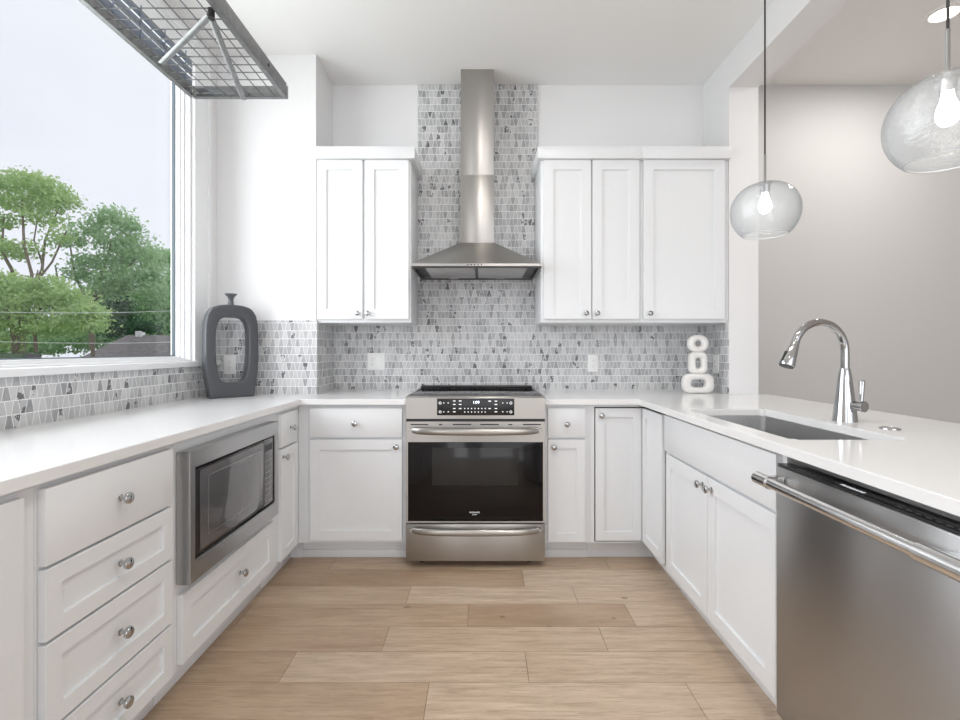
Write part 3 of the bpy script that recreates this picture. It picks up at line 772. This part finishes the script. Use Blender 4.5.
# ------------------------------------------------------------------ pendants
def pendant(label, x, y, zc):
    t = thing('pendant_light', label, 'pendant light', (x, y, ZC), 0, 'seeded glass globe pendants over the peninsula')
    z = zc-ZC; R_ = .133
    b = NB(); lathe(b, [(.001, 0), (.06, 0), (.06, -.015), (.05, -.024), (.001, -.024)], seg=32); obj('ceiling_canopy', b, CHROME, t)
    b = NB(); cyl(b, (0, 0, -.02), (0, 0, z+.235), .0035, seg=10); obj('cord', b, CORD, t)
    b = NB(); cyl(b, (0, 0, z+.118), (0, 0, z+.238), .005, seg=12); obj('stem', b, CHROME, t)
    b = NB(); pr = []
    for i in range(0, 25):
        a = math.radians(6+(139-6)*i/24); k = 1.0 if a > PI/2 else 1-.10*math.cos(a)**2
        pr.append((R_*math.sin(a), R_*math.cos(a)*k))
    inn = [(r*.975, zz*.975) for r, zz in pr[::-1]]
    lathe(b, pr+inn+[pr[0]], (0, 0, z), 48); obj('glass_shade', b, PGLASS, t, smooth=80)
    b = NB(); rb, zb = pr[-1]; lathe(b, [(rb-.0045+.0025*math.cos(a), zb+.0025*math.sin(a)) for a in [2*PI*i/8 for i in range(9)]], (0, 0, z), 48); obj('glass_lip', b, LIP, t, smooth=80)
    b = NB(); lathe(b, [(.001, .122), (.020, .121), (.030, .116), (.020, .108), (.018, .075), (.001, .075)], (0, 0, z), 24); obj('socket', b, CHROME, t)
    b = NB(); lathe(b, [(.012, .075), (.014, .06), (.021, .042), (.025, .022), (.023, .006), (.015, -.006), (.001, -.011)], (0, 0, z), 24); obj('bulb', b, BULB, t, smooth=80)
pendant('clear globe pendant hanging farther off, in front of the grey wall edge', 1.20, 2.037, 1.773)
pendant('clear globe pendant nearer the camera at the right edge of the photo', 1.20, 1.239, 1.772)

# ------------------------------------------------------------------ recessed lights
def downlight(label, x, y, power):
    t = thing('recessed_light', label, 'ceiling light', (x, y, ZC), 0)
    b = NB(); lathe(b, [(.06, -.001), (.065, -.006), (.088, -.006), (.092, -.001)], seg=40); obj('trim_ring', b, PLAST, t)
    b = NB(); lathe(b, [(.001, -.003), (.061, -.003), (.061, -.001)], seg=40); obj('diffuser', b, LAMPD, t)
    d = bpy.data.lights.new('recessed_lamp', 'AREA'); d.shape = 'DISK'; d.size = .12; d.energy = power; d.color = (1, .96, .91)
    o = bpy.data.objects.new('recessed_lamp', d); C.objects.link(o); o.parent = t; o.location = (0, 0, -.012)
downlight('round recessed ceiling light above the nearer pendant beyond the beam', 2.50, 2.60, 12)
downlight('unseen added recessed kitchen ceiling light above the aisle near the range', .14, 1.35, 7)  # unseen lamp, added; placed to put a bright strip on the chimney
downlight('unseen added recessed kitchen ceiling light above the aisle behind the camera', .15, -.20, 7)  # unseen lamp, added; lined up with the same chimney strip
downlight('unseen added recessed kitchen ceiling light above the aisle on the sink side', .55, .75, 7)  # unseen lamp, added for fill, kept clear of the chimney's reflection

# ------------------------------------------------------------------ hanging wire rack
t = thing('hanging_rack', 'galvanised wire grid rack hanging from the ceiling in front of the window', 'rack', (-1.0215, 1.25, 2.25))
RX, Y0, Y1 = .2035, -.80, .793
b = NB()
for s in (-1, 1):
    box(b, s*RX-.002, s*RX+.002, Y0, Y1-.02, 0, .055, .001); box(b, s*RX-(.018 if s > 0 else 0), s*RX+(.018 if s < 0 else 0), Y0, Y1-.02, -.001, .002)
for yy, sg in ((Y1, -1), (Y0, 1)):
    box(b, -RX+.02, RX-.0, yy-.002, yy+.002, 0, .055, .001); box(b, -RX+.02, RX, yy, yy+sg*.018, -.001, .002)
tube(b, [(-RX+.0+.02*(1-math.cos(a)), Y1-.02+.02*math.sin(a), .0275) for a in [PI/2*i/5 for i in range(6)]], .0275, 4, sy=1.0, sx=.12, up=(1, 1, 0))
fr = obj('frame', b, GALV, t)
b = NB()
for k in range(8):
    x = -RX+.0+.0509*k; cyl(b, (x+.0, Y0, .006), (x+.0, Y1, .006), .0021, seg=6)
y = Y1-.03
while y > Y0: cyl(b, (-RX, y, .009), (RX, y, .009), .0021, seg=6); y -= .05
obj('wire_grid', b, GALV, t)
for k, zz in enumerate((.050, .088, .126)):
    b = NB(); box(b, -RX+.004, -RX+.008, Y0, Y1-.012, zz, zz+.030, .001); obj('side_slat', b, SLAT, t)
yy = Y1-.06
while yy > Y0:
    b = NB(); cyl(b, (-RX+.010, yy, .05), (-RX+.010, yy, .168), .003, seg=8); obj('side_rod', b, SLAT, t); yy -= .13
def strut(p0, p1):
    b = NB(); tube(b, [p0, p1], [.011, .011], 8, sx=.4, sy=1, up=(0, 0, 1)); tube(b, [p0, (p0[0], p0[1], p0[2]+.014)], [.007, .007], 8); tube(b, [p1, (p1[0], p1[1], p1[2]+.014)], [.007, .007], 8); obj('brace', b, GALV, t, smooth=40)
for oy in (0, -.62):
    strut((.168, .267+oy, -.012), (-.150, .518+oy, -.012)); strut((.168, .280+oy, -.016), (.026, .770+oy, -.012))
b = NB(); cyl(b, (.172, .268, -.02), (.172, .268, .01), .010, seg=12); obj('bolt', b, BLACK, fr)
b = NB(); cyl(b, (RX+.001, .60, .03), (RX+.005, .60, .03), .006, seg=10); obj('bolt', b, BLACK, fr)
for sx in (-1, 1):
    for yy in (.10, -.70):
        b = NB(); cyl(b, (sx*(RX-.008), yy, .0), (sx*(RX-.008), yy, ZC-2.25), .005, seg=12); obj('hanging_rod', b, GALV, t)

# ------------------------------------------------------------------ outside
def P(px, py, Y): return Vector(((px-481)*Y/482, Y, 1.186-(py-350)*Y/482))
b = NB(); box(b, -90, XL-1.2, -20, 90, -2.2, -2.0); o = struct('ground', b, ASPH); 
def tree(label, leafm, Y, trunk, forks, blobs, n, size, grp='trees outside the window', dens=1.0):
    """trunk: base px; forks: list of polylines in world coords; blobs: (px,py,rx,ry) in photo-scale metres at distance Y"""
    base = P(trunk[0], 350, Y); base.z = -2.0
    t = thing('tree', label, 'tree', base, 0, grp)
    b = NB(); k = Y/482
    for f in forks:
        pts = [P(px, py, Y+dy)-base for px, py, dy, r in f]; tube(b, pts, [r for *_, r in f], 7)
    top = P(trunk[0], trunk[1], Y)-base
    tube(b, [(0, 0, 0), (0.05, 0, top.z*.5), top], [trunk[2]*1.4, trunk[2], trunk[2]*.9], 9)
    obj('trunk', b, BARK, t, smooth=50)
    b = NB(); col = b.loops.layers.float_color.new('shade')
    tot = sum(q[2]*q[3] for q in blobs)
    for px, py, rx, ry in blobs:
        c = P(px, py, Y)-base; m = max(20, int(n*rx*ry/tot))
        # clumps inside the blob
        nc = max(4, int(m/22))
        for _ in range(nc):
            while True:
                v = Vector([random.uniform(-1, 1) for _ in range(3)])
                if v.length < 1: break
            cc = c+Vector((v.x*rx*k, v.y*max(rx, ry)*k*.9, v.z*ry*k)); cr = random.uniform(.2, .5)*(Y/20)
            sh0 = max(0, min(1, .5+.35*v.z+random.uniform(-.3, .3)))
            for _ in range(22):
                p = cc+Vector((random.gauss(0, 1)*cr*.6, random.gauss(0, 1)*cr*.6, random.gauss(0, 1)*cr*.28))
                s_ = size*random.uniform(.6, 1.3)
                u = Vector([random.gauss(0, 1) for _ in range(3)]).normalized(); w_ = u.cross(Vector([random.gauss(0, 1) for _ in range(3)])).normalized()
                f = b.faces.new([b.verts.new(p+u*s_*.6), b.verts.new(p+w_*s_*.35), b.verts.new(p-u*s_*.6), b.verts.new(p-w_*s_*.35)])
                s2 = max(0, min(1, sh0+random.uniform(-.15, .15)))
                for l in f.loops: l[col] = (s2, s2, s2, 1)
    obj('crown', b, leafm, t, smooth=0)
tree('tall tree with a high flat light green crown and bare forked branches at far left', LEAF1, 20, (22, 300, .10),
     [[(22, 352, 0, .13), (20, 310, 0, .10), (12, 270, .5, .07), (-8, 235, 1, .05), (-20, 205, 1, .03)],
      [(22, 320, 0, .09), (32, 275, -.5, .06), (24, 245, -.5, .05), (22, 200, 0, .03)],
      [(25, 300, 0, .08), (42, 270, .5, .055), (45, 240, .6, .04), (60, 205, .5, .025)], [(42, 262, .5, .04), (34, 240, .3, .03), (38, 215, .3, .02)],
      [(30, 290, 0, .055), (52, 262, 1, .04), (66, 232, 1, .03)], [(12, 270, 0, .05), (2, 250, 0, .04), (4, 215, 0, .03)]],
     [(10, 180, 20, 10), (35, 185, 20, 12), (52, 192, 17, 13), (-15, 190, 26, 16), (25, 203, 30, 12), (62, 203, 14, 7), (70, 200, 8, 4), (-20, 240, 18, 18), (2, 222, 14, 8), (46, 220, 18, 5), (20, 250, 22, 9), (60, 235, 10, 7)], 8500, .13)
tree('broad green tree in the middle of the window sloping down to the right', LEAF2, 23, (92, 300, .09),
     [[(92, 350, 0, .11), (90, 310, 0, .09), (100, 280, 0, .06), (112, 240, 0, .04)],
      [(90, 310, 0, .07), (75, 275, 0, .05), (70, 245, 0, .03)], [(95, 300, 0, .06), (125, 270, 0, .04), (140, 255, 0, .03)],
      [(88, 320, 0, .07), (60, 290, 0, .04), (55, 265, 0, .03)]],
     [(108, 216, 16, 8), (124, 226, 14, 8), (88, 228, 14, 7), (74, 242, 16, 6), (118, 242, 24, 11), (140, 256, 20, 9), (100, 262, 26, 9), (82, 275, 16, 6), (128, 278, 26, 12), (152, 272, 12, 9), (155, 295, 18, 14), (105, 290, 22, 8)], 11500, .14)
tree('lower light green tree filling the bottom left of the window view', LEAF1, 17, (16, 320, .09),
     [[(16, 352, 0, .11), (12, 320, 0, .08), (0, 280, 0, .04), (-4, 262, 0, .02)], [(16, 330, 0, .07), (30, 300, 0, .04), (38, 270, 0, .02)], [(36, 352, 0, .06), (34, 320, 0, .05), (50, 290, 0, .03)]],
     [(4, 282, 16, 9), (30, 288, 18, 9), (52, 284, 14, 8), (8, 300, 24, 13), (42, 303, 26, 13), (68, 298, 18, 12), (85, 312, 16, 10), (18, 322, 32, 12), (60, 325, 30, 12), (-20, 310, 30, 34), (6, 342, 14, 8), (92, 322, 14, 10)], 12500, .12)
tree('hazy green tree beside the right edge of the window view', LEAF2, 40, (160, 320, .16),
     [[(160, 350, 0, .16), (158, 315, 0, .12), (170, 270, 0, .05)]],
     [(158, 258, 12, 7), (172, 262, 12, 12), (165, 295, 22, 20), (130, 308, 26, 18), (180, 300, 20, 30), (100, 300, 24, 16), (150, 325, 26, 14), (100, 322, 24, 13), (70, 305, 24, 14)], 15000, .27)
tree('dark slender evergreen standing behind the grey roof', LEAF3, 33, (120, 330, .06), [],
     [(120, 293, 4, 6), (118, 304, 7, 8), (122, 318, 9, 9), (116, 329, 9, 8), (140, 328, 14, 7)], 5500, .17)
tree('low spreading shrub row at the foot of the trees above the parked car', LEAF2, 46, (40, 345, .08), [],
     [(30, 342, 30, 12), (70, 340, 30, 14), (-20, 342, 40, 14), (110, 336, 26, 14), (150, 334, 26, 14), (185, 334, 20, 16)], 14000, .30)

# house beyond the garden
Yh = 24; a = P(62, 357, Yh); c_ = P(215, 357, Yh)
t = thing('house', 'low house with a long grey shingle roof seen at the bottom of the window', 'house', ((a.x+c_.x)/2, Yh, -2.0))
hw_ = (c_.x-a.x)/2; zr = 1.186+15*(Yh+3)/482+2.0
b = NB(); box(b, -hw_+.4, hw_-.4, .3, 6.2, 0, 2.4); obj('walls', b, SIDING, t)
b = NB(); q = [b.verts.new(p) for p in ((-hw_, -.2, 2.3), (hw_, -.2, 2.3), (hw_, 3.2, zr), (-hw_+.9, 3.2, zr), (hw_, 6.6, 2.3), (-hw_, 6.6, 2.3))]
b.faces.new((q[0], q[1], q[2], q[3])); b.faces.new((q[3], q[2], q[4], q[5])); b.faces.new((q[0], q[3], q[5])); b.faces.new((q[1], q[4], q[2])); b.faces.new((q[0], q[5], q[4], q[1])); obj('roof', b, SHINGLE, t)
ch = P(138, 332, Yh+3); b = NB(); x = ch.x-(a.x+c_.x)/2; box(b, x-.16, x+.02, 3.0, 3.3, zr-.2, zr+.22); box(b, x+.06, x+.2, 3.0, 3.3, zr-.2, zr+.16); obj('chimney_pipe', b, PLAST, t)
b = NB(); box(b, hw_*.1, hw_*.1+1.2, .28, .3, .9, 2.0); obj('window', b, MWGLASS, t)
# parked car
cp_ = P(-6, 350, 14)
t = thing('parked_car', 'dark car roof with a bright edge at the bottom left corner of the window', 'car', (cp_.x, 14, -.35), math.radians(-60))
b = NB()
prof = [(-2.1, .35), (-2.15, .7), (-1.9, .92), (-1.2, 1.0), (-.65, 1.42), (.55, 1.45), (1.25, 1.0), (2.0, .88), (2.15, .6), (2.1, .35)]
loft(b, [[(x, y_, z) for x, z in prof] for y_ in (-.85, -.8)]+[[(x, y_*(.8 if z > 1.1 else 1), z) for x, z in prof] for y_ in (-.84, .84)]+[[(x, y_, z) for x, z in prof] for y_ in (.8, .85)])
obj('body', b, CARM, t, smooth=40)
for x in (-1.35, 1.35):
    for y_ in (-.85, .85):
        b = NB(); cyl(b, (x, y_-.1, .32), (x, y_+.1, .32), .32, seg=20); obj('wheel', b, BLACK, t)
b = NB(); tube(b, [(-1.2, -.7, 1.03), (-.65, -.68, 1.45), (.55, -.68, 1.48), (1.25, -.7, 1.03)], .03, 8); obj('roof_trim', b, CHROME, t)
b = NB(); box(b, cp_.x-4, cp_.x+3, 11, 15.2, -2.0, -.352); o = obj('raised_driveway', b, ASPH); tag(o, 'green bank under the parked car outside the window', 'ground')
# power lines
for nm, y0, y1, lab in (('upper', 311, 305, 'upper thin power line crossing in front of the trees'), ('lower', 340, 337, 'lower thin power line crossing in front of the trees')):
    A_ = P(-60, y0, 12); B_ = P(260, y1, 18); b = NB(); n = 12
    tube(b, [A_.lerp(B_, i/n)-Vector((0, 0, .15*math.sin(PI*i/n))) for i in range(n+1)], .008, 6); o = obj('power_line', b, PLAST); tag(o, lab, 'power line', 'power lines outside')
